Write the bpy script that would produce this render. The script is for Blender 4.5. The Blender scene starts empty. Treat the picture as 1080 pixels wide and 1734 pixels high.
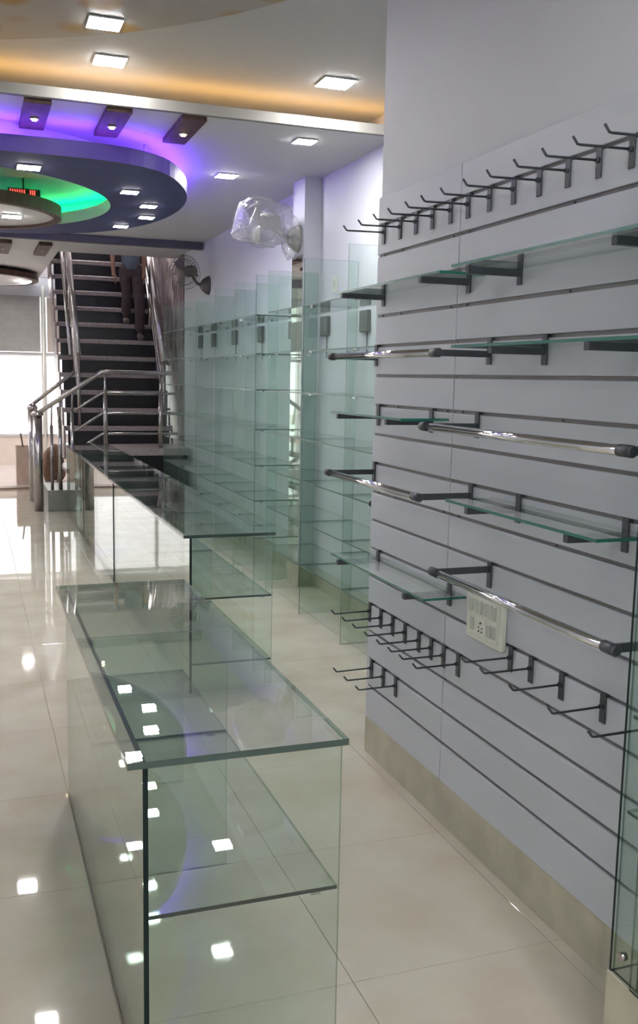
import bpy, bmesh, math, random
from mathutils import Vector, Matrix, noise
random.seed(7)
S = bpy.context.scene
col = S.collection
R = math.radians

# ---------------------------------------------------------------- camera
H = 1.70344
YAW, PITCH, ROLL, F = 0.345785, 0.13764, 0.0192768, 1639.225
cy, sy, cp, sp = math.cos(YAW), math.sin(YAW), math.cos(PITCH), math.sin(PITCH)
fw = Vector((sy*cp, cy*cp, -sp)); rt = Vector((cy, -sy, 0)); up = rt.cross(fw)
r2 = math.cos(ROLL)*rt + math.sin(ROLL)*up
u2 = -math.sin(ROLL)*rt + math.cos(ROLL)*up
cd = bpy.data.cameras.new('camera'); cam = bpy.data.objects.new('camera', cd); col.objects.link(cam)
M = Matrix((r2, u2, -fw)).transposed().to_4x4(); M.translation = (0, 0, H)
cam.matrix_world = M
cd.sensor_fit = 'HORIZONTAL'; cd.sensor_width = 36; cd.lens = F/1080*36
cd.clip_start = 0.05; cd.clip_end = 200
S.camera = cam

# ---------------------------------------------------------------- world, exposure
w = bpy.data.worlds.new('world'); S.world = w; w.use_nodes = True
w.node_tree.nodes['Background'].inputs[0].default_value = (1.0, 0.975, 0.96, 1)
w.node_tree.nodes['Background'].inputs[1].default_value = 1.5
S.view_settings.view_transform = 'Standard'; S.view_settings.look = 'None'
S.view_settings.gamma = 1; S.view_settings.use_curve_mapping = False
S.view_settings.exposure = 0.95
c = S.cycles
c.max_bounces = 10; c.diffuse_bounces = 4; c.glossy_bounces = 5; c.transparent_max_bounces = 48
c.use_denoising = True; c.sample_clamp_indirect = 6.0; c.caustics_reflective = False; c.caustics_refractive = False
LAMP = 95.0          # radiance of the white LED panels
ZU, ZL = 3.45, 3.25  # upper and lower ceiling heights
RW = 2.64            # right wall of the deep part of the shop
XW = 1.6704          # face of the slatwall
PIT = 0.127          # slat pitch
def ZS(k): return 0.3202 + PIT*(17-k)   # height of slot k, counted from the top
# daylight entering through the storefront, guided by a portal
pl = bpy.data.lights.new('storefront_portal', 'AREA'); pl.shape = 'RECTANGLE'; pl.size = 6.0; pl.size_y = 1.55
pl.cycles.is_portal = True
po = bpy.data.objects.new('storefront_portal', pl); col.objects.link(po)
po.location = (-0.5, 18.7, 1.3); po.rotation_euler = (R(-90), 0, 0)

# ---------------------------------------------------------------- materials
def nmat(name):
    m = bpy.data.materials.new(name); m.use_nodes = True
    nt = m.node_tree; nt.nodes.clear()
    out = nt.nodes.new('ShaderNodeOutputMaterial')
    return m, nt, out
def pbr(name, colr, rough=0.5, metal=0.0, var=0.0, scale=8, col2=None, bump=0.0, spec=0.5, stretch=None, det=4, coat=0):
    m, nt, out = nmat(name)
    b = nt.nodes.new('ShaderNodeBsdfPrincipled')
    b.inputs['Roughness'].default_value = rough; b.inputs['Metallic'].default_value = metal
    b.inputs['Specular IOR Level'].default_value = spec
    b.inputs['Coat Weight'].default_value = coat
    nt.links.new(b.outputs[0], out.inputs[0])
    c2 = col2 or tuple(max(0, v*(1-var)) for v in colr)
    tc = nt.nodes.new('ShaderNodeNewGeometry'); mp = nt.nodes.new('ShaderNodeMapping')
    nt.links.new(tc.outputs['Position'], mp.inputs[0])
    if stretch: mp.inputs['Scale'].default_value = stretch
    n = nt.nodes.new('ShaderNodeTexNoise'); n.inputs['Scale'].default_value = scale; n.inputs['Detail'].default_value = det
    nt.links.new(mp.outputs[0], n.inputs[0])
    r = nt.nodes.new('ShaderNodeValToRGB'); r.color_ramp.elements[0].position = .35; r.color_ramp.elements[1].position = .65
    r.color_ramp.elements[0].color = (*c2, 1); r.color_ramp.elements[1].color = (*colr, 1)
    nt.links.new(n.outputs[0], r.inputs[0]); nt.links.new(r.outputs[0], b.inputs['Base Color'])
    if bump:
        bm = nt.nodes.new('ShaderNodeBump'); bm.inputs['Strength'].default_value = bump; bm.inputs['Distance'].default_value = .005
        nt.links.new(n.outputs[0], bm.inputs['Height']); nt.links.new(bm.outputs[0], b.inputs['Normal'])
    return m
def emit(name, colr, s):
    m, nt, out = nmat(name)
    e = nt.nodes.new('ShaderNodeEmission'); e.inputs[0].default_value = (*colr, 1); e.inputs[1].default_value = s
    nt.links.new(e.outputs[0], out.inputs[0]); return m
def glassmat(name, tint, rough=0.0, f0=0.055, gcol=(1, 1, 1), milky=0.0, mcol=(.8, .8, .8), bump=0):
    """thin architectural pane: tinted transmission plus Schlick reflection (symmetric on both faces)"""
    m, nt, out = nmat(name); N = nt.nodes.new; L = nt.links.new
    t = N('ShaderNodeBsdfTransparent'); t.inputs[0].default_value = (*tint, 1)
    g = N('ShaderNodeBsdfGlossy'); g.inputs['Roughness'].default_value = rough; g.inputs[0].default_value = (*gcol, 1)
    geo = N('ShaderNodeNewGeometry'); dot = N('ShaderNodeVectorMath'); dot.operation = 'DOT_PRODUCT'
    L(geo.outputs['Incoming'], dot.inputs[0]); L(geo.outputs['Normal'], dot.inputs[1])
    ab = N('ShaderNodeMath'); ab.operation = 'ABSOLUTE'; L(dot.outputs['Value'], ab.inputs[0])
    s = N('ShaderNodeMath'); s.operation = 'SUBTRACT'; s.inputs[0].default_value = 1; L(ab.outputs[0], s.inputs[1]); s.use_clamp = True
    p5 = N('ShaderNodeMath'); p5.operation = 'POWER'; p5.inputs[1].default_value = 5; L(s.outputs[0], p5.inputs[0])
    mm = N('ShaderNodeMath'); mm.operation = 'MULTIPLY_ADD'; mm.inputs[1].default_value = 1-f0; mm.inputs[2].default_value = f0
    L(p5.outputs[0], mm.inputs[0])
    mix = N('ShaderNodeMixShader'); L(mm.outputs[0], mix.inputs[0]); L(t.outputs[0], mix.inputs[1]); L(g.outputs[0], mix.inputs[2])
    last = mix
    if milky:
        d = N('ShaderNodeBsdfDiffuse'); d.inputs[0].default_value = (*mcol, 1)
        m2 = N('ShaderNodeMixShader'); m2.inputs[0].default_value = milky
        L(mix.outputs[0], m2.inputs[1]); L(d.outputs[0], m2.inputs[2]); last = m2
    if bump:
        n = N('ShaderNodeTexNoise'); n.inputs['Scale'].default_value = 14; b = N('ShaderNodeBump'); b.inputs['Strength'].default_value = bump
        L(n.outputs[0], b.inputs['Height']); L(b.outputs[0], g.inputs['Normal'])
    L(last.outputs[0], out.inputs[0]); return m

WALL = pbr('wall_paint', (.63, .645, .70), .6, var=.03, scale=2)
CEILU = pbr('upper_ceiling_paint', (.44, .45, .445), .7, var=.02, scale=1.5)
FASC = pbr('darkened_beam_edge', (.22, .21, .195), .7)  # beam edge darkened in its colour to offset the strong lamp light
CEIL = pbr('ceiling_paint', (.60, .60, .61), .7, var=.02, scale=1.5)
TILE = pbr('cream_floor_tile', (.53, .495, .42), .03, col2=(.475, .425, .345), scale=3.2, det=8, spec=.55)
GROUT = pbr('grout', (.34, .31, .27), .8, var=.2, scale=30)
STONE = pbr('beige_stone_skirting', (.50, .475, .38), .25, var=.16, scale=7, det=8)
SLAT = pbr('white_laminate', (.53, .56, .625), .38, var=.025, scale=3, stretch=(1, .3, 8))
SLOTM = pbr('aluminium_slot_insert', (.20, .195, .20), .45, .2, var=.1)
SEAM = pbr('dark_joint', (.05, .05, .05), .8)
GUN = pbr('dark_grey_painted_steel', (.055, .062, .075), .42, .25, var=.15, scale=20)
CHROME = pbr('chrome', (.72, .72, .74), .09, 1.0, var=.04)
STEEL = pbr('brushed_stainless_steel', (.50, .47, .46), .2, 1.0, var=.15, scale=6)
BLACKP = pbr('black_plastic_cap', (.03, .032, .04), .35)
WHITEP = pbr('cream_plastic', (.72, .74, .66), .35, var=.03)
WHITEK = pbr('switch_key_plastic', (.50, .53, .48), .3, var=.03)
HOLE = pbr('socket_holes', (.02, .02, .02), .8)
GLASS = glassmat('pale_green_glass', (.925, .96, .94))
EDGEB = glassmat('back_glass_edge', (.50, .62, .57))
GLASSU = glassmat('green_glass_upright', (.905, .952, .93))
WINDOWG = glassmat('window_glass', (.98, .98, .98))
EDGED = pbr('dark_green_glass_edge', (.008, .018, .017), .5, spec=.2)
EDGETOP = pbr('polished_thick_glass_edge', (.045, .075, .068), .1)
EDGEM = pbr('grey_green_glass_edge', (.07, .13, .11), .32)
EDGET = pbr('teal_glass_edge', (.02, .15, .115), .2)
WOOD = pbr('dark_brown_laminate', (.12, .072, .06), .6, spec=.25, var=.35, scale=5, stretch=(6, 1, 1))
NAVY = pbr('navy_ceiling_panel', (.038, .048, .17), .7, col2=(.028, .036, .125), scale=4)
VIOLET = pbr('violet_lit_fascia', (.11, .065, .40), .5, var=.1)  # violet LED glow on the ring's fascia put into its colour
PANELW = pbr('white_ceiling_disc_paint', (.62, .61, .60), .5)
DARKT = pbr('dark_grey_track', (.10, .10, .12), .5)
LEDW = emit('white_led_panel', (1.0, .985, .97), LAMP)
LEDF = emit('white_led_panel_far', (1.0, .95, .92), LAMP*2.6)
LEDV = emit('violet_led_strip', (.17, .045, 1.0), 20)
LEDG = emit('green_led_strip', (.0, 1.0, .22), 30)
LEDO = emit('amber_led_strip', (1.0, .52, .13), 11)
LEDS = emit('warm_spot_lamp', (1.0, .75, .45), 6)
REDGLOW = emit('red_reflection_glow', (1.0, .06, .04), 2.0)  # glow that imitates a red reflection
TREAD = pbr('pinkish_granite_nosing', (.38, .32, .325), .3, var=.25, scale=25, det=6)
RISER = pbr('black_granite_riser', (.010, .009, .014), .3, var=.3, scale=20)
BROWNW = pbr('mottled_brown_stair_wall', (.40, .32, .33), .25, col2=(.10, .07, .07), scale=5, stretch=(1, 2.5, .6), det=6)
GREYW = pbr('grey_rolling_shutter', (.32, .32, .31), .5, var=.1)
TAN = pbr('tan_wall_panel', (.52, .47, .42), .6)
CREAM = pbr('cream_dado', (.78, .68, .60), .5, var=.08, scale=4)
BRIGHTF = pbr('white_marble_threshold', (.80, .75, .73), .08, var=.06, scale=3)
PAVE = pbr('outside_paving', (.70, .66, .62), .9, var=.1)
PLINTHM = pbr('grey_green_stone', (.24, .25, .22), .3, var=.15, scale=12)
TROUS = pbr('mauve_brown_trousers', (.085, .06, .068), .9, var=.25, scale=12)
SHIRT = pbr('slate_blue_shirt', (.12, .15, .20), .9, var=.2, scale=10)
SKIN = pbr('skin', (.30, .16, .11), .55, var=.08, scale=20)
SHOE = pbr('grey_brown_shoe', (.16, .13, .12), .6, var=.2)
HAIR = pbr('black_hair', (.012, .01, .01), .6, var=.3, scale=60)
SACK = pbr('pale_cardboard', (.60, .46, .38), .8, var=.15, scale=9)
SACKB = pbr('brown_jute', (.26, .17, .12), .9, var=.35, scale=30, bump=.4)
FANP = pbr('grey_fan_plastic', (.42, .42, .38), .4, var=.05)
FAND = pbr('dark_grey_fan_plastic', (.13, .12, .11), .5, var=.1)
BAG = glassmat('clear_plastic_film', (.95, .95, .96), rough=.18, f0=.10, milky=.15, mcol=(.62, .62, .66), bump=.6)
BOXG = pbr('dark_grey_box', (.12, .125, .12), .5)
MIRROR = pbr('mirror', (.88, .86, .82), .03, 1.0, var=.02)

def wallpaper():
    m, nt, out = nmat('floral_ceiling_paper'); N = nt.nodes.new; L = nt.links.new
    b = N('ShaderNodeBsdfPrincipled'); b.inputs['Roughness'].default_value = .5
    g = N('ShaderNodeNewGeometry'); v = N('ShaderNodeTexVoronoi'); v.inputs['Scale'].default_value = 3.4
    n = N('ShaderNodeTexNoise'); n.inputs['Scale'].default_value = 9
    fl_ = N('ShaderNodeVectorMath'); fl_.operation = 'MULTIPLY'; fl_.inputs[1].default_value = (1, 1, 0)
    L(g.outputs['Position'], fl_.inputs[0]); mx = N('ShaderNodeMix'); mx.data_type = 'VECTOR'; mx.inputs['Factor'].default_value = .10
    L(fl_.outputs[0], mx.inputs[4]); L(n.outputs['Color'], mx.inputs[5]); L(mx.outputs[1], v.inputs['Vector'])
    r = N('ShaderNodeValToRGB'); r.color_ramp.elements[0].color = (.27, .165, .04, 1); r.color_ramp.elements[0].position = .24
    r.color_ramp.elements[1].color = (.29, .285, .265, 1); r.color_ramp.elements[1].position = .40
    L(v.outputs['Distance'], r.inputs[0]); L(r.outputs[0], b.inputs['Base Color']); L(b.outputs[0], out.inputs[0]); return m
PAPER = wallpaper()

# ---------------------------------------------------------------- mesh helpers
ORG = {}
class MB:
    def __init__(self): self.bm = bmesh.new(); self.mats = []
    def mi(self, m):
        if m not in self.mats: self.mats.append(m)
        return self.mats.index(m)
    def box(self, x0, x1, y0, y1, z0, z1, m, bev=0.0):
        b = bmesh.new()
        vs = [b.verts.new(v) for v in ((x0,y0,z0),(x1,y0,z0),(x1,y1,z0),(x0,y1,z0),(x0,y0,z1),(x1,y0,z1),(x1,y1,z1),(x0,y1,z1))]
        for f in ((0,3,2,1),(4,5,6,7),(0,1,5,4),(1,2,6,5),(2,3,7,6),(3,0,4,7)): b.faces.new([vs[i] for i in f])
        if bev: bmesh.ops.bevel(b, geom=b.edges[:], offset=bev, segments=1, affect='EDGES')
        self._merge(b, m); return self
    def _merge(self, b, m, smooth=False, xf=None):
        i = self.mi(m); mp = {}
        for v in b.verts: mp[v] = self.bm.verts.new(xf @ v.co if xf else v.co)
        for f in b.faces:
            nf = self.bm.faces.new([mp[v] for v in f.verts]); nf.material_index = i; nf.smooth = smooth
        b.free()
    def obox(self, a, b_, w_, h_, m):
        """bar of w_ x h_ section between two points"""
        a, b_ = Vector(a), Vector(b_); d = (b_-a); L = d.length; q = d.to_track_quat('Y', 'Z')
        t = bmesh.new(); bmesh.ops.create_cube(t, size=1)
        X = Matrix.Translation((a+b_)/2) @ q.to_matrix().to_4x4() @ Matrix.Diagonal((w_, L, h_, 1))
        self._merge(t, m, False, X); return self
    def pane(self, x0, x1, y0, y1, z0, z1, g, e):
        n = len(self.bm.faces); self.box(x0, x1, y0, y1, z0, z1, g); self.bm.faces.ensure_lookup_table()
        d = (x1-x0, y1-y0, z1-z0); ax = d.index(min(d)); ei = self.mi(e)
        for f in self.bm.faces[n:]:
            f.normal_update()
            if abs(f.normal[ax]) < .5:
                f.material_index = self.mi(EDGEB) if (f.normal.x > .5 or f.normal.y > .5) else ei
        return self
    def tube(self, pts, r, m, seg=10, cap=True, smooth=True):
        pts = [Vector(p) for p in pts]; i = self.mi(m); rings = []
        rr = r if isinstance(r, (list, tuple)) else [r]*len(pts)
        ref = None
        for k, p in enumerate(pts):
            d = (pts[min(k+1, len(pts)-1)] - pts[max(k-1, 0)]).normalized()
            if ref is None:
                ref = Vector((0,0,1)) if abs(d.z) < .9 else Vector((1,0,0))
            u = d.cross(ref).normalized(); v = d.cross(u).normalized(); ref = v.cross(d).normalized() if False else ref
            rings.append([self.bm.verts.new(p + rr[k]*(math.cos(2*math.pi*j/seg)*u + math.sin(2*math.pi*j/seg)*v)) for j in range(seg)])
        for a, b in zip(rings, rings[1:]):
            for j in range(seg):
                f = self.bm.faces.new((a[j], a[(j+1)%seg], b[(j+1)%seg], b[j])); f.material_index = i; f.smooth = smooth
        if cap:
            for ring in (rings[0], rings[-1]):
                f = self.bm.faces.new(ring); f.material_index = i
        return self
    def prism(self, outline, z0, z1, mtop, mside=None, mbot=None):
        a = [self.bm.verts.new((x, y, z0)) for x, y in outline]; b = [self.bm.verts.new((x, y, z1)) for x, y in outline]
        f = self.bm.faces.new(a[::-1]); f.material_index = self.mi(mbot or mtop)
        f = self.bm.faces.new(b); f.material_index = self.mi(mtop)
        n = len(a)
        for k in range(n):
            f = self.bm.faces.new((a[k], a[(k+1)%n], b[(k+1)%n], b[k])); f.material_index = self.mi(mside or mtop)
        return self
    def ringprism(self, outer, inner, z0, z1, mbot, mside, minn):
        n = len(outer)
        def vv(o, z): return [self.bm.verts.new((x, y, z)) for x, y in o]
        A, B, Cc, D = vv(outer, z0), vv(inner, z0), vv(outer, z1), vv(inner, z1)
        for k in range(n):
            j = (k+1) % n
            for q, m in (((A[k],B[k],B[j],A[j]), mbot), ((Cc[k],Cc[j],D[j],D[k]), minn), ((A[k],A[j],Cc[j],Cc[k]), mside), ((B[k],D[k],D[j],B[j]), minn)):
                f = self.bm.faces.new(q); f.material_index = self.mi(m)
        return self
    def sphere(self, c_, rx, ry, rz, m, sub=3, jit=0, jf=2.0, seed=0):
        t = bmesh.new(); bmesh.ops.create_icosphere(t, subdivisions=sub, radius=1)
        for v in t.verts:
            if jit:
                v.co *= 1 + jit*noise.noise(v.co*jf + Vector((seed, 0, 0)))*1.4
        X = Matrix.Translation(c_) @ Matrix.Diagonal((rx, ry, rz, 1)); self._merge(t, m, True, X); return self
    def build(self, name, parent=None):
        bmesh.ops.recalc_face_normals(self.bm, faces=self.bm.faces[:])
        me = bpy.data.meshes.new(name)
        o = bpy.data.objects.new(name, me); col.objects.link(o)
        if parent is not None:
            po_ = ORG[parent.name]; org = po_
            # an own origin at the part's middle keeps transforms readable
            cs = [v.co for v in self.bm.verts]
            ctr = Vector([(min(c_[i] for c_ in cs)+max(c_[i] for c_ in cs))/2 for i in range(3)])
            o.parent = parent; o.location = ctr - org; org = ctr
        else:
            cs = [v.co for v in self.bm.verts]
            ctr = Vector([(min(c_[i] for c_ in cs)+max(c_[i] for c_ in cs))/2 for i in range(3)]); ctr.z = min(c_[2] for c_ in cs)
            o.location = ctr; org = ctr
        bmesh.ops.translate(self.bm, verts=self.bm.verts[:], vec=-org)
        self.bm.to_mesh(me); self.bm.free()
        for m in self.mats: me.materials.append(m)
        ORG[o.name] = Vector(org); return o
def tag(o, label=None, cat=None, group=None, kind=None):
    for k, v in (('label', label), ('category', cat), ('group', group), ('kind', kind)):
        if v: o[k] = v
    return o
def empty(name, loc, label, cat, group=None):
    o = bpy.data.objects.new(name, None); o.location = loc; o.empty_display_size = .1; col.objects.link(o)
    ORG[o.name] = Vector(loc); return tag(o, label, cat, group)
def copy_tree(o, parent=None):
    c_ = o.copy(); col.objects.link(c_)
    if parent: c_.parent = parent
    for ch in [x for x in o.children]: copy_tree(ch, c_)
    return c_
def struct(name, mb, parent=None):
    o = mb.build(name, parent)
    if parent is None: o['kind'] = 'structure'
    return o
ORD = ['first', 'second', 'third', 'fourth', 'fifth', 'sixth', 'seventh', 'eighth', 'ninth', 'tenth', 'eleventh', 'twelfth', 'thirteenth', 'fourteenth', 'fifteenth', 'sixteenth', 'seventeenth', 'eighteenth']

# ================================================================ LARGE STRUCTURE
XL, YB, YF = -3.6, -3.0, 18.4
fl = struct('floor', MB().box(XL, 2.75, YB, 15.0, -.06, -.004, GROUT))
tile_cache = {}
xs = [XL] + [.33+.65*k for k in range(-6, 4)] + [RW]
xs = sorted(set(round(x, 3) for x in xs if XL <= x <= RW))
ys = [YB] + [round(3.886+.765*k, 3) for k in range(-9, 15)] + [14.75]
for i in range(len(xs)-1):
    for j in range(len(ys)-1):
        a, b = xs[i+1]-xs[i], ys[j+1]-ys[j]
        if a < .05 or b < .05: continue
        key = (round(a, 3), round(b, 3)); g = .0009
        if key not in tile_cache:
            mb = MB().box(-a/2+g, a/2-g, -b/2+g, b/2-g, -.02, 0, TILE, .0008)
            me = bpy.data.meshes.new('floor_tile'); bmesh.ops.recalc_face_normals(mb.bm, faces=mb.bm.faces[:]); mb.bm.to_mesh(me); mb.bm.free(); me.materials.append(TILE)
            tile_cache[key] = me
        o = bpy.data.objects.new('floor_tile', tile_cache[key]); col.objects.link(o); o.parent = fl
        o.location = Vector(((xs[i]+xs[i+1])/2, (ys[j]+ys[j+1])/2, 0)) - ORG['floor']
struct('trim_1', MB().box(XL, RW, 14.75, 14.9, 0, .025, pbr('brown_threshold_strip', (.30, .20, .16), .4)).box(XL, RW, 14.9, YF, 0, .03, BRIGHTF))
struct('wall_left', MB().box(XL-.15, XL, YB, YF, 0, 3.6, WALL))
struct('wall_back', MB().box(XL, 3.0, YB-.15, YB, 0, 3.6, WALL))
# the near right wall: a thick pier that carries the slatwall and ends at the shelving bay
struct('wall_right_near', MB().box(1.712, 3.0, YB, 4.02, 0, 3.6, WALL))
struct('wall_right', MB().box(RW, RW+.2, 4.02, 12.6, 0, 3.6, WALL))
struct('wall_stair_right', MB().box(RW, RW+.2, 12.6, YF, 0, 6.2, BROWNW))
# pillar between the two shelving bays, mirror on its aisle face
struct('wall_pillar', MB().box(2.50, RW, 7.40, 7.69, .17, 3.25, WALL).box(2.49, RW, 7.39, 7.69, 0, .17, STONE))
mir = MB().box(2.492, 2.5, 7.41, 7.68, .18, 2.66, MIRROR).build('pillar_mirror')
tag(mir, 'tall narrow mirror strip on the pillar below the wrapped fan', 'mirror')
struct('baseboard_right', MB().box(RW-.012, RW, 4.02, 12.6, 0, .168, STONE))
# slatwall skirting
sk = struct('baseboard_slatwall', MB().box(XW+.03, 1.712, YB, 4.02, 0, .168, GROUT))
for j in range(12):
    y1 = 3.96-.6*j
    MB().box(XW+.002, XW+.03, max(y1-.599, YB), y1, 0, .1675, STONE, .001).build('skirting_tile', sk)
# ceilings
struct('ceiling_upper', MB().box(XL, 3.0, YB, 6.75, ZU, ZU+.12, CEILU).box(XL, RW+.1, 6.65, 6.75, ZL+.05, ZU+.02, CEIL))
struct('ceiling', MB().box(XL, RW+.02, 5.95, 13.19, ZL, ZL+.05, CEIL).box(XL, 1.12, 13.19, YF, ZL, ZL+.05, CEIL))
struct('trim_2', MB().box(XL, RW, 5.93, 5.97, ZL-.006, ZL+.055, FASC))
cv = MB().box(XL, RW, 6.12, 6.135, ZL+.051, ZL+.062, LEDO).build('cove_light')
tag(cv, 'long amber LED strip glowing in the cove across the ceiling', 'light strip')
# stairwell shaft upstairs
struct('wall_stairwell', MB().box(1.02, 1.12, 13.19, 17.6, ZL+.05, 6.1, WALL).box(1.02, RW, 13.05, 13.17, ZL+.06, 6.1, WALL).box(1.02, RW, 17.5, 17.6, ZL+.06, 6.1, WALL).box(1.02, RW+.1, 13.05, 17.6, 6.1, 6.2, WALL))
# storefront
struct('wall_front', MB().box(XL, RW, YF, YF+.12, 0, .55, CREAM).box(XL, RW, YF, YF+.12, 3.05, 3.6, WALL).box(1.90, RW, YF, YF+.12, .55, 3.05, TAN))
wn = struct('window_1', MB().box(1.24, 1.32, YF-.02, YF+.08, .55, 3.05, CEIL).box(-1.2, -1.14, YF, YF+.08, .55, 2.05, CEIL).box(XL, 1.9, YF, YF+.08, 2.0, 2.06, CEIL).box(XL, 1.9, YF-.02, YF+.1, .55, .59, CEIL))
for a, b in ((XL, -1.2), (-1.14, 1.24), (1.32, 1.9)):
    MB().pane(a, b, YF+.03, YF+.036, .59, 2.0, WINDOWG, EDGEM).build('window_pane', wn)
sh = empty('rolling_shutter', (-1.2, YF-.05, 2.06), 'grey rolling shutter half lowered over the bright storefront window', 'shutter')
for k in range(12):
    MB().box(XL, 1.22, YF-.06-.012*(k % 2)*0, YF-.03, 2.07+k*.082, 2.07+k*.082+.0815, GREYW, .002).build('slat', sh)
MB().box(1.34, 1.9, YF-.03, YF-.001, 2.07, 3.04, TAN).build('side_panel', sh)
struct('outside_ground', MB().box(-15, 15, YF+.12, 45, -.3, -.1, PAVE))
pp = MB().tube([(1.27, YF-.1, .03), (1.27, YF-.1, 3.24)], .022, WHITEP, 8).build('conduit_pipe')
tag(pp, 'thin white vertical pipe in front of the storefront window', 'pipe')

# ================================================================ SLATWALL
def slatwall(y0, y1, label):
    t = empty('slatwall_panel', (XW+.03, (y0+y1)/2, .168), label, 'wall panel', 'white slatwall panels')
    MB().box(XW+.022, 1.711, y0, y1, .168, 2.4694, SLAT).build('backing_board', t)
    g = .0014
    edges = [2.4694] + [ZS(k) for k in range(1, 18)] + [.168]
    ins = MB()
    for k in range(1, 18): ins.box(XW+.0095, XW+.0225, y0+g, y1-g, ZS(k)-.0085, ZS(k)+.0085, SLOTM)
    ins.build('slot_insert', t)
    base = {}
    for k in range(18):
        zt = edges[k] - (0 if k == 0 else .0065); zb = edges[k+1] + (0 if k == 17 else .0065)
        MB().box(XW, XW+.022, y0+g, y1-g, zb, zt, SLAT, .0015).build('slat', t)
    sc = MB()
    for k in (2, 4, 7, 10, 14):
        for yy in (y0+.06, y1-.06, (y0+y1)/2+.13): sc.tube([(XW+.006, yy, ZS(k)), (XW+.012, yy, ZS(k))], .004, BLACKP, 8)
    sc.build('screws', t)['kind'] = 'stuff'
    return t
slatwall(3.205, 3.955, 'narrow white slatwall panel at the far end, left of the seam')
slatwall(1.55, 3.203, 'wide white slatwall panel nearest the camera, right of the seam')

# ---- hooks
def hook_proto():
    t = empty('display_hook', (XW, 0, 0), 'x', 'hook')
    p = MB().box(XW-.006, XW-.001, -.013, .013, -.082, .004, GUN, .001).box(XW-.004, XW+.008, -.013, .013, -.0035, .0025, GUN)
    p.build('plate', t)
    MB().tube([(XW-.004, 0, -.034), (XW-.165, 0, -.037), (XW-.172, 0, -.036), (XW-.187, 0, -.018)], .0036, GUN, 8).build('rod', t)
    MB().tube([(XW-.014, 0, -.034), (XW-.004, 0, -.034)], .008, GUN, 8).build('collar', t)
    return t
hp = hook_proto(); first_hook = True
def place_hook(y, k, label, group):
    global first_hook
    t = hp if first_hook else copy_tree(hp); first_hook = False
    t.location = (XW, y, ZS(k)); t['label'] = label; t['group'] = group
    t.rotation_euler = (0, 0, random.uniform(-.02, .02))
for i, y in enumerate([3.885, 3.72, 3.569, 3.424, 3.275, 3.143, 2.992, 2.837, 2.685, 2.532, 2.382, 2.237, 2.105, 1.975]):
    place_hook(y, 1, 'dark steel hook on the top slot, %s from the far end' % ORD[i], 'hooks on the top slot')
for i, y in enumerate([2.721, 2.596, 2.424, 2.217, 2.03]):
    place_hook(y, 13, 'dark steel hook low on the wide panel, %s from the switchboard' % ORD[i], 'hooks right of the switchboard')
for i, y in enumerate([3.93, 3.803, 3.676, 3.55, 3.418, 3.306, 3.2, 3.083]):
    place_hook(y, 14, 'dark steel hook in the long low row, %s from the far end' % ORD[i], 'hooks left of the switchboard')
for i, y in enumerate([3.892, 3.759, 3.627]):
    place_hook(y, 16, 'dark steel hook in the lowest short row, %s from the far end' % ORD[i], 'hooks in the lowest row')

# ---- shelf brackets and shelves
def bracket(y, k, L, label, group, drop=.04, h=.022):
    z = ZS(k)
    t = empty('shelf_bracket', (XW, y, z), label, 'bracket', group)
    MB().box(XW-.007, XW-.001, y-.014, y+.014, z-.088, z+.006, GUN, .001).box(XW-.004, XW+.008, y-.014, y+.014, z-.002, z+.005, GUN).build('plate', t)
    MB().box(XW-L, XW-.007, y-.011, y+.011, z-drop-h, z-drop, GUN, .0015).build('arm', t)
    return t
def shelf(y0, y1, k, x0, label, drop=.04):
    z = ZS(k)-drop
    o = MB().pane(x0, XW-.009, y0, y1, z+.0005, z+.0095, GLASS, EDGET).build('glass_shelf')
    return tag(o, label, 'shelf', 'glass shelves on the slatwall')
bg = 'arm brackets under the glass shelves'
# (shelf, slot, y range, front x, bracket ys)
for nm, k, y0, y1, x0, ys_, drop in (
    ('topmost far glass shelf', 3, 2.99, 3.97, 1.49, (3.87, 3.115), .040),
    ('topmost near glass shelf', 3, 1.86, 2.83, 1.45, (2.774, 2.03), .040),
    ('eye-level glass shelf', 5, 1.86, 2.88, 1.485, (2.608, 2.12), .036),
    ('short middle-row glass shelf', 7, 3.215, 3.94, 1.465, (3.892, 3.374), .036),
    ('fourth-row glass shelf', 9, 2.03, 2.86, 1.475, (2.717, 2.165), .032),
    ('lowest glass shelf', 12, 3.03, 3.97, 1.49, (3.854, 3.17), .030)):
    shelf(y0, y1, k, x0, 'green-edged ' + nm + ' on the white slatwall', drop)
    for i, yy in enumerate(ys_):
        bracket(yy, k, .195, 'dark steel bracket under the %s end of the %s' % ('left' if i == 0 else 'right', nm), bg, drop)

def rail(k, y0, y1, label, dz=.05, X=1.465):
    z = ZS(k)-dz
    t = empty('garment_rail', (XW, (y0+y1)/2, z), 'chrome hanging rail ' + label, 'rail', 'chrome hanging rails')
    MB().tube([(X, y0, z), (X, y1, z)], .0135, CHROME, 20).build('tube', t)
    for y, s in ((y0, -1), (y1, 1)):
        MB().tube([(X, y-s*.045, z), (X, y+s*.004, z), (X, y+s*.008, z)], [.0155, .0155, .012], GUN, 18).build('end_cap', t)
        MB().box(XW-.007, XW-.001, y-s*.018-.014, y-s*.018+.014, ZS(k)-.085, ZS(k)+.006, GUN, .001).box(XW-.004, XW+.008, y-s*.018-.014, y-s*.018+.014, ZS(k)-.002, ZS(k)+.005, GUN).build('plate', t)
        MB().box(X+.01, XW-.007, y-s*.018-.006, y-s*.018+.006, z-.011, z+.011, GUN, .001).build('arm', t)
    return t
rail(5, 2.93, 3.95, 'at eye level, highest of the four')
rail(7, 1.90, 3.03, 'in the middle row, right of the short shelf', .045)
rail(9, 3.02, 3.94, 'in the fourth row at the far end', .038, 1.455)
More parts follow.
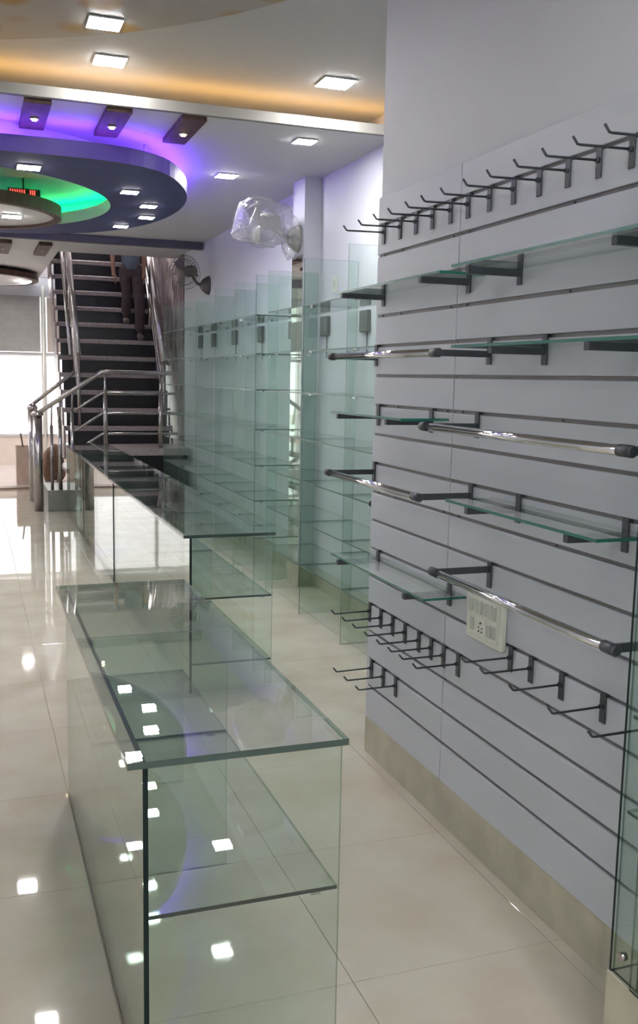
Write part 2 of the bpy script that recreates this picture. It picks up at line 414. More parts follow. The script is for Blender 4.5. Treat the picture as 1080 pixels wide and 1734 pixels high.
rail(11, 1.90, 2.90, 'above the switchboard, lowest and nearest', .02, 1.455)
# stray side arms poking past the far end of the slatwall
for k, n in ((10.5, 'upper'), (12.4, 'lower')):
    z = ZS(k)
    t = empty('end_peg', (XW+.02, 3.975, z), '%s of two dark pegs poking past the far end of the slatwall' % n, 'peg', 'pegs at the slatwall end')
    MB().tube([(XW+.02, 3.957, z), (XW+.02, 3.99, z)], .008, GUN, 10).build('stem', t)
    MB().tube([(XW+.02, 3.99, z), (XW+.02, 4.0, z)], .014, GUN, 12).build('head', t)

# ---- switchboard
sb = empty('switchboard', (XW-.01, 2.878, .965-.16), 'cream electrical switchboard with six rocker switches and a socket on the slatwall', 'switchboard')
zb, zt, ya, yb = .80, .985, 2.755, 3.0
MB().box(XW-.022, XW-.001, ya, yb, zb, zt, WHITEP, .004).build('frame', sb)
MB().box(XW-.026, XW-.0215, ya+.022, yb-.022, zb+.018, zt-.018, WHITEP, .002).build('face_plate', sb)
for k in range(6):
    y = yb-.040-k*.033
    MB().box(XW-.031, XW-.0255, y-.012, y+.012, zt-.082, zt-.034, WHITEK, .002).build('rocker_switch', sb)
for k, y in enumerate((yb-.052, yb-.170, yb-.200)):
    MB().box(XW-.031, XW-.0255, y-.012, y+.012, zb+.036, zb+.080, WHITEK, .002).build('rocker_switch', sb)
so = MB().box(XW-.029, XW-.0255, yb-.148, yb-.082, zb+.030, zb+.086, WHITEP, .002).build('socket', sb)
hl = MB()
for dy, dz, r_ in ((-.115, .072, .0045), (-.103, .055, .003), (-.127, .055, .003), (-.104, .042, .0035), (-.126, .042, .0035)):
    hl.tube([(XW-.0305, yb+dy, zb+dz), (XW-.0285, yb+dy, zb+dz)], r_, HOLE, 8)
hl.build('socket_holes', so)

# ================================================================ GLASS COUNTERS
CT = .868
def counter(x0, x1, y0, y1, label, shelves=(.49,), mid=None, ov=.035, th=.012, front=True, far=True):
    t = empty('glass_counter', ((x0+x1)/2, (y0+y1)/2, 0), label, 'counter', 'glass display counters')
    MB().pane(x0-ov, x1+ov*.2, y0-.012, y1+.012, CT-.016, CT, GLASS, EDGETOP).build('top', t)
    MB().pane(x0, x0+th, y0, y1, .0, CT-.0165, GLASS, EDGED).build('front_panel', t)
    ends = ([y0+.002] if front else []) + ([y1-th-.002] if far else []) + list(mid or [])
    for y in ends:
        MB().pane(x0+th+.0005, x1-.004, y, y+th*.75, 0, CT-.0165, GLASSU, EDGEM).build('end_panel', t)
    cuts = sorted([y0+.002+th*.75] + [y for m_ in (mid or []) for y in (m_-.0005, m_+th*.75+.0005)] + [y1-th-.0025])
    for z in shelves:
        for a, b in zip(cuts[::2], cuts[1::2]):
            MB().pane(x0+th+.001, x1-.006, a+.001, b-.001, z-.010, z, GLASS, EDGED).build('shelf', t)
            mb = MB()
            for yy in (a+.004, b-.004):
                for xx in (x0+.06, x1-.06): mb.box(xx-.012, xx+.012, yy-.003, yy+.003, z-.017, z-.0105, CHROME)
            mb.build('shelf_clips', t)['kind'] = 'stuff'
    return t
counter(.332, .806, 2.03, 3.87, 'nearest low glass display counter, in the foreground', (.492,), (3.12,))
counter(1.07, 1.535, 4.98, 7.86, 'second glass display counter, behind the nearest one', (.52, .16), (6.4,))
counter(1.072, 1.54, 7.95, 10.15, 'third glass display counter, between the second and the farthest', (.52, .16), (9.0,), th=.02)
counter(1.075, 1.54, 10.24, 12.0, 'farthest glass display counter, ending at the stair landing', (.52, .16), (11.1,), th=.022)

# ================================================================ GLASS SHELVING ON THE RIGHT WALL
SHZ = (2.205, 1.893, 1.60, 1.275, .976, .68, .365)
def shelving(ups, label):
    t = empty('glass_shelving', (2.4, (ups[0]+ups[-1])/2, 0), label, 'shelving', 'wall-high glass shelving units')
    for i, y in enumerate(ups):
        MB().pane(2.205, 2.605, y-.005, y+.005, 0, 2.52, GLASSU, EDGED if y in (6.51, 7.715) else EDGEM).build('upright', t)
    for a, b in zip(ups, ups[1:]):
        for z in SHZ:
            MB().pane(2.205, 2.60, a+.0065, b-.0065, z-.009, z, GLASS, EDGEM).build('shelf', t)
            mb = MB()
            for yy in (a+.013, b-.013):
                for xx in (2.27, 2.54): mb.box(xx-.012, xx+.012, yy-.006, yy+.006, z-.02, z-.0095, CHROME)
            mb.build('shelf_clips', t)['kind'] = 'stuff'
    return t
shelving([4.83, 5.67, 6.51, 7.365], 'wall-high green glass shelving between the slatwall end and the pillar')
shelving([7.715, 8.40, 9.13, 9.96, 10.87, 11.75], 'wall-high green glass shelving beyond the pillar towards the stairs')
for i, y in enumerate((5.5, 6.41, 7.23, 8.05, 9.02, 10.0, 10.93, 11.6)):
    t = empty('wall_box', (RW-.02, y, 2.06), 'small dark grey wall box behind the glass shelving, %s from the slatwall' % ORD[i], 'box', 'dark wall boxes behind the shelving')
    MB().box(RW-.030, RW-.001, y-.075, y+.075, 2.03, 2.18, BOXG, .004).build('body', t)
    MB().tube([(RW-.006, y-.02, 2.03), (RW-.007, y-.025, 1.93), (RW-.006, y-.02, 1.86)], .003, BOXG, 6).build('cable', t)
ws = empty('wall_switch', (RW-.004, 7.05, 2.37), 'small white switch plate on the wall beside the pillar', 'switch')
MB().box(RW-.012, RW-.001, 7.0, 7.09, 2.35, 2.48, WHITEP, .002).build('plate', ws)
MB().box(RW-.017, RW-.0115, 7.03, 7.06, 2.39, 2.44, WHITEK, .001).build('rocker', ws)

# ================================================================ SHOWCASE AT THE RIGHT EDGE
cb = empty('glass_showcase', (1.6, 1.3, 0), 'green glass showcase on a stone plinth at the right edge, nearest the camera', 'showcase')
X0 = 1.414
pln = MB().box(X0-.004, XW-.002, .75, 1.80, 0, .30, STONE, .002).build('plinth', cb)
MB().pane(X0, XW-.003, 1.787, 1.795, .301, 2.4, GLASSU, EDGED).build('side_panel', cb)
dr = MB().pane(X0+.004, X0+.010, 1.70, 1.786, .301, 2.4, GLASS, EDGED).pane(X0+.004, X0+.010, 1.3, 1.699, .301, 2.4, GLASS, EDGED).build('door', cb)
d2 = MB().pane(X0-.006, X0, .78, 1.712, .301, 2.4, GLASS, EDGED).build('door', cb)
MB().tube([(X0-.006, 1.733, .375), (X0-.022, 1.733, .375)], .011, STEEL, 14).build('knob', dr)
MB().pane(XW-.012, XW-.004, .78, 1.785, .301, 2.4, GLASSU, EDGEM).build('back_panel', cb)
for z in (2.1, 1.82, 1.52, 1.23, .942, .71):
    MB().pane(X0+.014, XW-.013, .80, 1.784, z-.008, z, GLASS, EDGEM).build('shelf', cb)
MB().box(X0-.006, XW-.003, .77, 1.80, 2.4, 2.43, GUN).build('top_frame', cb)

# ================================================================ CEILING FEATURES
def downlight(x, y, z, s, label, group, mat=LEDW, t_=.012):
    t = empty('ceiling_downlight', (x, y, z-t_), label, 'ceiling light', group)
    MB().box(x-s/2-.006, x+s/2+.006, y-s/2-.006, y+s/2+.006, z-t_+.001, z-.0005, PANELW, .004).build('frame', t)
    MB().box(x-s/2, x+s/2, y-s/2, y+s/2, z-t_-.0006, z-t_+.0006, mat).build('diffuser', t)
    return t
gU = 'square LED panels in the upper ceiling'
downlight(2.10, 5.68, ZU, .19, 'large square LED panel near the amber cove, above the slatwall end', gU)
downlight(.79, 5.80, ZU, .17, 'square LED panel between the amber cove and the floral ceiling', gU)
downlight(.68, 5.16, ZU-.018, .16, 'square LED panel set in the floral ceiling, topmost in view', gU)
for i, (x, y) in enumerate(((-.9, 5.7), (-2.2, 5.0), (-1.0, 2.4), (.6, 2.6), (-2.6, 2.2), (.7, .4), (-1.0, .2), (-2.6, -.2), (.8, -1.6), (-1.6, -1.8), (1.1, -.4), (1.0, .1), (-.2, 1.3), (-1.8, 1.2), (0, -.9))):  # unseen panels; the last few are extra, added to brighten the floor
    downlight(x, y, ZU, .19, 'square LED panel %s of those in the near ceiling outside the picture, the last few added for brightness' % ORD[i], gU)
gL = 'square LED panels in the lower ceiling'
downlight(2.12, 6.30, ZL, .13, 'small square LED panel near the right wall, closest to the cove beam', gL)
downlight(1.92, 7.60, ZL, .145, 'square LED panel between the violet ceiling feature and the wrapped fan', gL)
for i, (x, y) in enumerate(((-2.9, 8.4), (-2.3, 7.0), (-2.4, 10.0), (-1.2, 12.2))):
    downlight(x, y, ZL, .145, '%s square LED panel beyond the left edge of the picture, lower ceiling' % ORD[i], gL)
# floral disc
disc = []
for k in range(96):
    a = 2*math.pi*k/96; x = -.9+2.72*math.cos(a); y = 3.15+2.72*math.sin(a)
    disc.append((max(min(x, 1.66), XL+.02), y))
fd = MB().prism(disc, ZU-.018, ZU-.002, PAPER).build('ceiling_medallion')
tag(fd, 'large round ceiling panel with a brown floral print, top left', 'ceiling panel')

# violet dropped oval with an opening
def catmull(P, n=10):
    out = []
    m_ = len(P)
    for i in range(m_):
        p0, p1, p2, p3 = [Vector((*P[(i+j-1) % m_], 0)) for j in range(4)]
        for k in range(n):
            t_ = k/n
            q = .5*((2*p1) + (-p0+p2)*t_ + (2*p0-5*p1+4*p2-p3)*t_*t_ + (-p0+3*p1-3*p2+p3)*t_**3); out.append((q.x, q.y))
    return out
ZP0, ZP1 = 3.03, 3.13
cx, cyy = -.25, 8.25
outer, inner = [], []
for k in range(96):
    a = 2*math.pi*k/96; ca, sa = math.cos(a), math.sin(a)
    inner.append((cx+1.36*ca, cyy+.05+1.50*sa))
outer = catmull([(1.64,8.1),(1.46,9.1),(.9,9.85),(-.25,10.15),(-1.4,9.85),(-1.96,9.1),(-2.16,8.1),(-2.0,7.1),(-1.55,6.5),(-.25,6.42),(1.0,6.46),(1.48,7.1)], 8)
vp = empty('dropped_ceiling_ring', (cx, cyy, ZP0), 'dropped navy oval ceiling ring edged with violet light, upper left', 'ceiling feature')
MB().ringprism(outer, inner, ZP0, ZP1, NAVY, VIOLET, PANELW).build('ring_panel', vp)
def off(o, d, c0=(cx, cyy)):
    r_ = []
    for x, y in o:
        v = Vector((x-c0[0], y-c0[1])); L = v.length; v *= (L+d)/L; r_.append((v.x+c0[0], v.y+c0[1]))
    return r_
MB().ringprism(off(outer, -.09), off(outer, -.11), ZP1+.002, ZP1+.016, LEDV, LEDV, LEDV).build('violet_light_strip', vp)
gs = MB(); gi = off(inner, .14)
gs.tube([(x, y, ZP1+.008) for x, y in [gi[k % 96] for k in range(-6, 26)]], .006, LEDG, 6)
gs.build('green_light_strip', vp)
MB().ringprism(off(inner, .30), off(inner, .28), ZP1+.001, ZL-.001, PANELW, PANELW, PANELW).build('riser', vp)
hg = MB()
for k in range(0, 96, 12):
    x, y = off(outer, -.2)[k]; hg.tube([(x, y, ZP1), (x, y, ZL)], .012, PANELW, 6)
hg.build('hanger', vp)
for i, (x, y, n) in enumerate(((1.14, 7.38, 'nearest'), (1.37, 7.92, 'second nearest'), (1.45, 8.48, 'third'), (1.32, 9.08, 'farthest'))):
    downlight(x, y, ZP0, .115, 'small square LED panel in the navy ring, %s of its curved row' % n, 'LED panels in the navy ring')
for i, (x, y) in enumerate(((-1.55, 7.3), (-1.95, 8.4), (-1.6, 9.3))):
    downlight(x, y, ZP0, .115, '%s small LED panel in the left half of the navy ring, outside the picture' % ORD[i], 'LED panels in the navy ring')
downlight(.40, 6.80, ZP0, .14, 'square LED panel at the near rim of the navy ring, leftmost', 'LED panels in the navy ring')
# inner disc
idc = (-.05, 8.75)
dk = empty('round_ceiling_disc', (idc[0], idc[1], 3.0), 'round dropped ceiling disc with dark rim inside the navy ring', 'ceiling feature')
o1 = [(idc[0]+.82*math.cos(2*math.pi*k/64), idc[1]+.80*math.sin(2*math.pi*k/64)) for k in range(64)]
o2 = [(idc[0]+.76*math.cos(2*math.pi*k/64), idc[1]+.74*math.sin(2*math.pi*k/64)) for k in range(64)]
MB().ringprism(o1, o2, 2.98, 3.08, WOOD, WOOD, WOOD).build('dark_rim', dk)
MB().prism(o2, 3.0, 3.07, PANELW).build('white_panel', dk)
MB().tube([(idc[0], idc[1], 3.07), (idc[0], idc[1], ZL)], .03, PANELW, 10).build('stem', dk)
downlight(.37, 8.75, 3.0, .15, 'square LED panel under the round ceiling disc', 'LED panels in the navy ring')
ls = empty('red_reflection', (.45, 8.42, 3.09), 'small glowing red bars imitating a reflection above the round ceiling disc', 'reflection bars')  # glowing red bars in a housing, added to imitate a reflection
MB().box(.33, .58, 8.40, 8.44, 3.10, 3.165, BLACKP).build('housing', ls)
mb = MB()
for k in range(7): mb.box(.345+k*.018, .352+k*.018, 8.394, 8.3995, 3.112, 3.155, REDGLOW)
for k in range(3): mb.box(.50+k*.016, .507+k*.016, 8.394, 8.3995, 3.112, 3.155, REDGLOW)
mb.build('red_bars', ls)['kind'] = 'stuff'
MB().tube([(.45, 8.42, 3.165), (.45, 8.42, ZL)], .008, BLACKP, 6).build('rod', ls)
# brown boards
for i, (xa, ya_, n) in enumerate(((.41, 5.98, 'leftmost'), (.87, 5.98, 'middle'), (1.315, 5.98, 'rightmost'))):
    t = empty('ceiling_board', (xa, 6.3, ZL-.05), '%s of the three dark brown ceiling boards in front of the violet ring' % n, 'ceiling board', 'brown ceiling boards by the cove beam')
    MB().box(xa-.075, xa+.075, ya_, 6.62, ZL-.032, ZL-.0005, WOOD, .003).build('board', t)
    MB().tube([(xa, 6.32, ZL-.040), (xa, 6.32, ZL-.0325)], .028, PANELW, 14).build('spot_ring', t)
    MB().tube([(xa, 6.32, ZL-.048), (xa, 6.32, ZL-.0401)], .016, LEDS, 12).build('spot_lamp', t)
for i, (xa, n) in enumerate(((.44, 'left'), (.90, 'right'))):
    t = empty('ceiling_board', (xa, 12.95, ZL-.05), '%s one of two dark brown boards on the far ceiling near the stairs' % n, 'ceiling board', 'brown boards on the far ceiling')
    MB().box(xa-.075, xa+.075, 12.3, 13.4, ZL-.045, ZL-.0005, WOOD, .003).build('board', t)
    MB().tube([(xa, 12.8, ZL-.055), (xa, 12.8, ZL-.0455)], .02, PANELW, 10).build('spot_ring', t)
for i, (x, y, n) in enumerate(((.95, 11.17, 'left'), (1.31, 10.63, 'right'))):
    t = empty('ceiling_spot', (x, y, ZL-.05), '%s one of two tiny spot lamps between the navy ring and the dark track' % n, 'ceiling light', 'tiny ceiling spots')
    MB().tube([(x, y, ZL-.02), (x, y, ZL-.0005)], .035, PANELW, 12).build('ring', t)
    MB().tube([(x, y, ZL-.045), (x, y, ZL-.0205)], .015, LEDS, 10).build('lamp', t)
tr = MB().box(XL+.05, RW-.02, 11.45, 11.53, ZL-.085, ZL-.0005, DARKT, .003).build('ceiling_track')
tag(tr, 'long dark grey ceiling track running across the shop before the stairs', 'ceiling track')
# far disc
fr = empty('far_ceiling_disc', (-.3, 16.3, 3.15), 'brown-rimmed round ceiling disc far away near the storefront', 'ceiling feature')
o1 = [(-.25+1.32*math.cos(2*math.pi*k/64), 16.3+1.32*math.sin(2*math.pi*k/64)) for k in range(64)]
o2 = [(-.25+1.22*math.cos(2*math.pi*k/64), 16.3+1.22*math.sin(2*math.pi*k/64)) for k in range(64)]
MB().ringprism(o1, o2, 3.12, 3.20, WOOD, WOOD, PANELW).build('brown_rim', fr)
MB().prism(o2, 3.16, 3.20, PANELW).build('white_panel', fr)
MB().tube([(-.25, 16.3, 3.2), (-.25, 16.3, ZL)], .03, PANELW, 8).build('stem', fr)
downlight(.80, 16.6, 3.16, .15, 'square LED panel under the far round ceiling disc', 'far LED panels', LEDF)
for i, (x, y) in enumerate(((-1.7, 13.6), (-2.9, 14.9), (-2.9, 17.2))):  # unseen panels added to brighten the far end
    downlight(x, y, ZL, .17, '%s square LED panel added unseen to brighten the far ceiling near the storefront' % ORD[i], 'far LED panels', LEDF)
# upstairs lamp
ul = empty('upstairs_lamp', (1.9, 15.4, 6.0), 'bright ceiling light upstairs above the staircase, hidden by the ceiling edge', 'ceiling light')
MB().box(1.5, 2.3, 14.8, 16.0, 6.05, 6.0995, PANELW).build('frame', ul)
MB().box(1.55, 2.25, 14.85, 15.95, 6.02, 6.0495, emit('upstairs_led', (1, .93, .9), 30)).build('diffuser', ul)

# ================================================================ STAIRS
st = struct('staircase', MB().box(1.22, 2.60, 12.10, 12.9, .70, .79, TREAD).box(1.24, 2.58, 12.13, 12.17, .0, .70, RISER).box(2.5, 2.58, 12.13, 12.9, 0, .70, RISER))
RS, GO, Y1, Z1 = .23, .18, 12.9, 1.02
for i in range(15):
    z, y = Z1+i*RS, Y1+i*GO
    MB().box(1.16, 2.52, y-.02, y+GO+.02, z-.058, z, TREAD, .004).build('tread', st)
    MB().box(1.18, 2.50, y+.012, y+.03, z-RS, z-.0585, RISER).build('riser', st)
for xx in (1.135, 2.525):
    mb = MB(); i = mb.mi(TREAD)
    pts = []
    for k in range(15):
        z, y = Z1+k*RS, Y1+k*GO
        pts += [(y-.03, z-RS+.01), (y-.03, z+.01)]
    end = (Y1+15*GO, Z1+14*RS+.01)
    low = [(Y1+15*GO, Z1+13.0*RS-.15), (Y1+.35, .60), (Y1-.03, .60)]
    pol = pts+[end]+low
    a = [mb.bm.verts.new((xx-.012, y, z)) for y, z in pol]; b = [mb.bm.verts.new((xx+.012, y, z)) for y, z in pol]
    mb.bm.faces.new(a); mb.bm.faces.new(b[::-1])
    for k in range(len(a)): mb.bm.faces.new((a[k], a[(k+1) % len(a)], b[(k+1) % len(a)], b[k]))
    mb.build('stringer', st)
# lower flight: plinth step and open treads climbing right to the landing
MB().box(.87, 1.215, 12.30, 13.2, 0, .262, PLINTHM, .004).build('plinth_step', st)
MB().box(1.10, 1.218, 12.30, 13.2, .47, .525, TREAD, .004).build('tread', st)

def bar(mb, pts, r, m=STEEL, seg=10): return mb.tube(pts, r, m, seg)
lr = empty('landing_railing', (1.6, 12.15, .79), 'stainless steel railing around the stair landing, sloping down to two newel posts', 'railing')
MB().tube([(.80, 12.22, 1.24), (1.52, 12.15, 1.725), (1.60, 12.15, 1.725), (2.46, 12.15, 1.725)], .027, STEEL, 12).build('handrail', lr)
MB().tube([(.78, 13.30, 1.30), (1.28, 13.0, 1.72)], .025, STEEL, 12).build('handrail', lr)
for z in (1.47, 1.22, .97):
    MB().tube([(1.20, 12.18, z-.215), (1.52, 12.15, z), (2.46, 12.15, z)], .016, STEEL, 8).build('rail_bar', lr)
for x in (1.56, 2.24):
    MB().tube([(x, 12.15, .79), (x, 12.15, 1.48)], .026, STEEL, 12).tube([(x, 12.15, 1.48), (x, 12.15, 1.54), (x, 12.15, 1.71)], [.026, .013, .013], STEEL, 12).build('post', lr)
for x, y, zt_, r_ in ((.93, 12.36, 1.31, .02), (1.03, 12.36, 1.38, .024), (1.18, 12.36, 1.49, .022)):
    MB().tube([(x, y, .262), (x, y, zt_-.25)], r_, STEEL, 10).tube([(x, y, zt_-.25), (x, y-.1, zt_)], r_*.5, STEEL, 8).build('baluster', lr)
for i, (x, y, zt_) in enumerate(((.765, 12.36, 1.24), (.765, 13.35, 1.28))):
    n = MB().tube([(x, y, 0), (x, y, zt_-.06)], .058, STEEL, 16).build('newel_post', lr)
    MB().tube([(x, y, zt_-.06), (x, y, zt_-.045), (x, y, zt_-.01), (x, y, zt_+.02)], [.066, .072, .06, .02], STEEL, 16).build('newel_cap', n)
def flight_rail(x, label, wide, y0_, z0_):
    t = empty('stair_railing', (x, 13.4, 1.2), label, 'railing', 'stainless railings of the main flight')
    sl = RS/GO; n = 1.9
    MB().tube([(x, y0_, z0_), (x, y0_+n, z0_+n*sl)], wide, STEEL, 12).build('handrail', t)
    ox = .07 if x > 2 else -.09
    MB().tube([(x+ox, y0_+.1, z0_-.02), (x+ox, y0_+n, z0_+(n-.1)*sl-.02)], .024, STEEL, 10).build('handrail', t)
    for d in (.22, .42, .62):
        MB().tube([(x, y0_+.02, z0_-d), (x, y0_+n, z0_+n*sl-d)], .017, STEEL, 8).build('rail_bar', t)
    for k in (0, 3, 6, 9):
        yy = y0_+.03+k*GO
        MB().tube([(x, yy, Z1+(k)*RS-.0), (x, yy, z0_+(yy-y0_)*sl-.02)], .022, STEEL, 10).build('post', t)
    return t
flight_rail(1.33, 'left stainless railing of the main stair flight', .032, 12.93, 1.95)
flight_rail(2.44, 'right stainless railing of the main stair flight, brightly lit', .045, 12.93, 1.86)

# ---------------------------------------------------------------- person on the stairs
def skin(name, verts, edges, rad, mat, parent, sub=2):
    me = bpy.data.meshes.new(name); me.from_pydata(verts, edges, []); o = bpy.data.objects.new(name, me); col.objects.link(o)
    sm = o.modifiers.new('s', 'SKIN'); sm.use_smooth_shade = True
    for v, r_ in zip(me.skin_vertices[0].data, rad): v.radius = (r_, r_) if not isinstance(r_, tuple) else r_
    me.skin_vertices[0].data[0].use_root = True
    ss = o.modifiers.new('u', 'SUBSURF'); ss.levels = sub; ss.render_levels = sub
    dg = bpy.context.evaluated_depsgraph_get(); m2 = bpy.data.meshes.new_from_object(o.evaluated_get(dg))
    o.modifiers.clear(); o.data = m2; m2.name = name; m2.materials.clear(); m2.materials.append(mat)
    for p_ in m2.polygons: p_.use_smooth = True
    if parent: o.parent = parent; o.location = -ORG[parent.name]; 
    ORG[o.name] = Vector((0, 0, 0)); return o
zf, zr = Z1+5*RS, Z1+6*RS     # treads under the feet
yf, yr = Y1+5*GO+.05, Y1+6*GO+.06
pe = empty('person', (2.2, yf, zf), 'person in dark mauve trousers walking down the staircase, seen from the waist down', 'person')
xf, xr = 2.27, 2.10
hipz = zf+.93; cxp = 2.16; yh = yf+.10
J = dict(pel=(cxp, yh, hipz+.04), sp1=(cxp, yh, hipz+.18), sp2=(cxp, yh, hipz+.34), ch=(cxp, yh-.01, hipz+.46), nk=(cxp, yh-.02, hipz+.56), nk2=(cxp, yh-.03, hipz+.62),
  lh=(cxp+.085, yh, hipz-.02), lk=(xf-.005, yf-.02, zf+.50), la=(xf, yf+.03, zf+.10),
  rh=(cxp-.085, yh, hipz-.02), rk=(xr+.01, yr-.10, zr+.47), ra=(xr, yr+.02, zr+.10),
  ls=(cxp+.155, yh, hipz+.50), le=(cxp+.19, yh+.03, hipz+.24), lw=(cxp+.17, yh-.08, hipz+.0), lp=(cxp+.165, yh-.11, hipz-.07),
  rs=(cxp-.18, yh, hipz+.50), re=(cxp-.25, yh+.01, hipz+.24), rw=(cxp-.25, yh-.08, hipz+.0), rp=(cxp-.245, yh-.11, hipz-.07))
nm = list(J); ix = {k: i for i, k in enumerate(nm)}
ed = [('pel','sp1'),('sp1','sp2'),('sp2','ch'),('ch','nk'),('nk','nk2'),('pel','lh'),('lh','lk'),('lk','la'),('pel','rh'),('rh','rk'),('rk','ra'),('ch','ls'),('ls','le'),('le','lw'),('lw','lp'),('ch','rs'),('rs','re'),('re','rw'),('rw','rp')]
rad = dict(pel=.12, sp1=.11, sp2=.12, ch=.125, nk=.055, nk2=.05, lh=.085, lk=.055, la=.036, rh=.085, rk=.055, ra=.036, ls=.055, le=.04, lw=.027, lp=.035, rs=.055, re=.04, rw=.027, rp=.035)
body = skin('body', [J[k] for k in nm], [(ix[a], ix[b]) for a, b in ed], [rad[k] for k in nm], SKIN, pe)
def sub_skin(name, keys, edges, mul, mat, extra=None):
    kk = list(keys); jx = {k: i for i, k in enumerate(kk)}
    return skin(name, [J[k] for k in kk], [(jx[a], jx[b]) for a, b in edges], [rad[k]*mul.get(k, 1.25) for k in kk], mat, pe)
sub_skin('trousers', ['pel','lh','lk','la','rh','rk','ra','sp1'], [('pel','sp1'),('pel','lh'),('lh','lk'),('lk','la'),('pel','rh'),('rh','rk'),('rk','ra')], {'lk': 1.45, 'rk': 1.45, 'la': 1.9, 'ra': 1.9, 'pel': 1.15}, TROUS)
sub_skin('shirt', ['sp1','sp2','ch','ls','le','rs','re','nk','pel'], [('pel','sp1'),('sp1','sp2'),('sp2','ch'),('ch','nk'),('ch','ls'),('ls','le'),('ch','rs'),('rs','re')], {'nk': 1.1}, SHIRT)
hd = Vector((cxp, yh-.05, hipz+.74))
mb = MB().sphere(hd, .078, .095, .115, SKIN).sphere(hd+Vector((0, -.10, -.005)), .013, .02, .022, SKIN, 2)
for s in (-1, 1): mb.sphere(hd+Vector((s*.08, .005, 0)), .012, .022, .03, SKIN, 2)
hd_o = mb.build('head', pe)
mb = MB()
for s in (-1, 1): mb.sphere(hd+Vector((s*.03, -.084, .012)), .011, .008, .008, HAIR, 2)
mb.build('eyes', hd_o)
MB().sphere(hd+Vector((0, -.088, -.05)), .022, .008, .006, pbr('lips', (.28, .10, .08), .5), 2).build('mouth', hd_o)
MB().sphere(hd+Vector((0, .018, .035)), .086, .095, .100, HAIR, 3, .08, 4).build('hair', pe)
for (x, y, z) in ((xf, yf, zf), (xr, yr, zr)):
    MB().sphere((x, y-.05, z+.045), .045, .125, .043, SHOE, 3).sphere((x, y+.03, z+.075), .042, .05, .05, SHOE, 2).build('shoe', pe)
for s, k in ((1, 'lp'), (-1, 'rp')):     # five fingers each
    px, py, pz = J[k]
    for f in range(4):
        q = -.022+.0145*f; L = (.06, .072, .068, .052)[f]
        a = Vector((px+s*.004, py+q, pz-.02)); 
        MB().tube([a, a+Vector((-s*.004, -.006, -.5*L)), a+Vector((-s*.016, -.012, -.85*L)), a+Vector((-s*.028, -.010, -L))], [.009, .0085, .0075, .005], SKIN, 8).build('finger', pe)
    a = Vector((px-s*.01, py-.025, pz+.012))
    MB().tube([a, a+Vector((-s*.012, -.022, -.018)), a+Vector((-s*.018, -.03, -.042))], [.011, .0095, .006], SKIN, 8).build('thumb', pe)

# ---------------------------------------------------------------- things by the stair foot
bx = empty('cardboard_box', (.80, 15.2, .03), 'pale open cardboard box standing behind the newel posts', 'box')
for a in ((.62, .98, 15.05, 15.06), (.62, .98, 15.39, 15.40), (.62, .63, 15.06, 15.39), (.97, .98, 15.06, 15.39)):
    MB().box(*a, .03, .60, SACK).build('side', bx)
MB().box(.63, .97, 15.06, 15.39, .03, .04, SACK).build('base', bx)
bs = MB().tube([(.80, 15.18, .045), (.69, 15.09, .80)], .012, WOOD, 8).build('broom_handle')
tag(bs, 'thin dark stick leaning out of the pale cardboard box', 'stick')
sk_ = MB().sphere((1.18, 15.6, .29), .20, .18, .29, SACKB, 3, .25, 1.6, 3)
for v in sk_.bm.verts: v.co.z = max(v.co.z, .031)
tag(sk_.build('jute_sack'), 'slumped brown sack on the floor left of the staircase', 'sack')
wd = MB()
wd.tube([(1.08, 13.6, .005), (1.16, 13.5, .8), (1.10, 13.45, 1.25)], [.02, .03, .018], pbr('brown_cloth', (.25, .17, .16), .9, var=.3), 8)
tag(wd.build('leaning_pole'), 'brown wrapped pole leaning beside the stair stringer behind the balusters', 'pole')

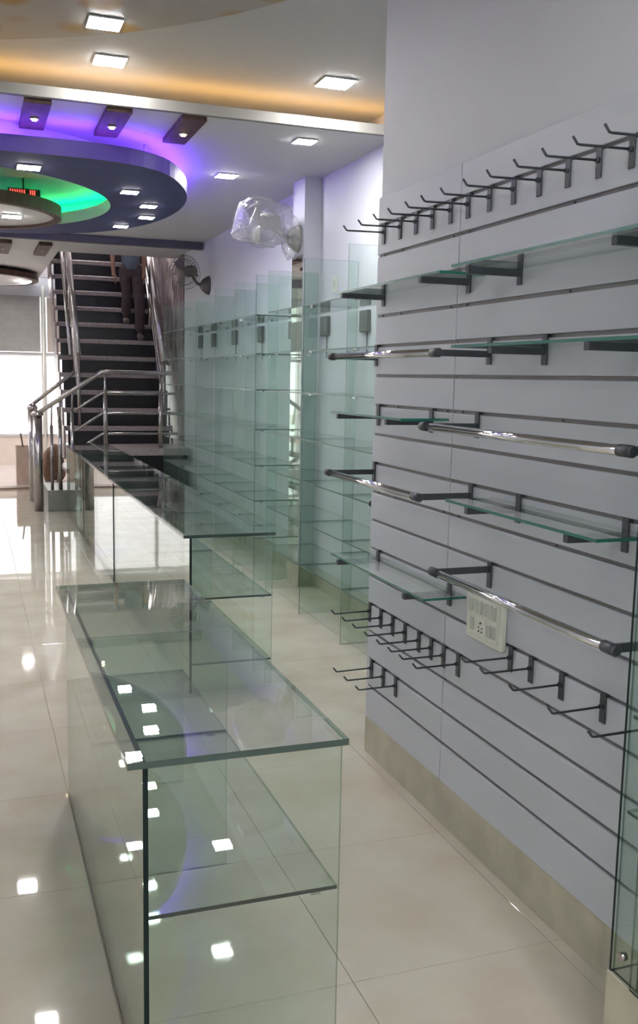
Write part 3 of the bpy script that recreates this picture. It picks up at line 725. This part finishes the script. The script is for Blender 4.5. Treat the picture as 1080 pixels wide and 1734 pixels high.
# ================================================================ WALL FANS
def fan(c0, mount, mat, label, bag, aim=(-.55, -.75, -.25)):
    t = empty('wall_fan', mount, label, 'fan', 'wall fans')
    mx_, my_, mz_ = mount
    MB().tube([(mx_, my_, mz_), (mx_-.03, my_, mz_), (mx_-.07, my_, mz_), (mx_-.10, my_, mz_)], [.11, .10, .07, .035], mat, 20).build('wall_mount', t)
    c_ = Vector(c0); d = Vector(aim).normalized(); back = c_-d*.14
    MB().tube([(mx_-.09, my_, mz_), (mx_-.14, my_, mz_+.02), tuple(back+Vector((0, 0, -.03)))], .018, mat, 10).build('arm', t)
    MB().tube([tuple(c_-d*.20), tuple(c_-d*.18), tuple(c_-d*.08), tuple(c_-d*.05)], [.03, .06, .065, .05], mat, 16).build('motor', t)
    q = d.to_track_quat('Z', 'Y').to_matrix()
    cg = MB(); Rr = .19
    for rr, dz in ((Rr, 0), (.14, .035), (.14, -.035), (.05, .05), (.05, -.05)):
        pts = [tuple(c_ + q @ Vector((rr*math.cos(a*math.pi/16), rr*math.sin(a*math.pi/16), dz))) for a in range(33)]
        cg.tube(pts, .003, mat, 5, False)
    for k in range(28):
        a = 2*math.pi*k/28; e_ = Vector((math.cos(a), math.sin(a), 0))
        for s in (1, -1):
            cg.tube([tuple(c_ + q @ (e_*.03+Vector((0, 0, .052*s)))), tuple(c_ + q @ (e_*.14+Vector((0, 0, .036*s)))), tuple(c_ + q @ (e_*Rr))], .0015, mat, 4, False)
    cg.build('cage', t)
    for k in range(3):
        b = MB(); a0 = 2*math.pi*k/3
        P = []
        for rr, da, h in ((.03, -.3, -.012), (.10, -.45, -.02), (.165, -.35, -.016), (.17, .3, .016), (.10, .5, .02), (.03, .4, .012)):
            P.append(c_ + q @ Vector((rr*math.cos(a0+da), rr*math.sin(a0+da), h)))
        n_ = q @ Vector((0, 0, .002))
        va = [b.bm.verts.new(p_+n_) for p_ in P]; vb = [b.bm.verts.new(p_-n_) for p_ in P]; b.mi(mat)
        b.bm.faces.new(va); b.bm.faces.new(vb[::-1])
        for j in range(6): b.bm.faces.new((va[j], va[(j+1) % 6], vb[(j+1) % 6], vb[j]))
        b.build('blade', t)
    return t
fan((2.16, 7.44, 2.885), (2.50, 7.55, 2.80), FANP, 'wall fan on the pillar wrapped in clear plastic', True)
bgm = MB()
t = bmesh.new(); bmesh.ops.create_icosphere(t, subdivisions=5, radius=1)
for v in t.verts:
    p_ = v.co.copy()
    # squarish pillow with folds
    q = Vector([math.copysign(abs(k)**.36, k) for k in p_])
    fold = .10*noise.noise(p_*2.2+Vector((3, 1, 0))) + .06*abs(noise.noise(p_*5+Vector((0, 7, 2)))) + .025*abs(noise.noise(p_*11))
    q *= .80*(1+fold)
    v.co = Vector((2.165, 7.44, 2.885)) + Vector((q.x*.235 + .05*q.z, q.y*.20, q.z*.185-.04*q.x))
bgm._merge(t, BAG, True)
tag(bgm.build('plastic_bag'), 'clear crumpled plastic bag wrapped over the pillar fan head', 'plastic bag')
bg2 = MB().sphere((2.44, 7.53, 2.78), .075, .12, .155, BAG, 4, .25, 2.5, 5)
tag(bg2.build('plastic_wrap'), 'small crumpled plastic wrap hanging over the fan mount on the pillar', 'plastic wrap')
fan((2.33, 11.1, 2.86), (RW, 11.25, 2.74), FAND, 'dark grey wall fan above the far shelving near the stairs', False, (-.6, -.7, -.2))
for o in bpy.data.objects:
    o.select_set(False)
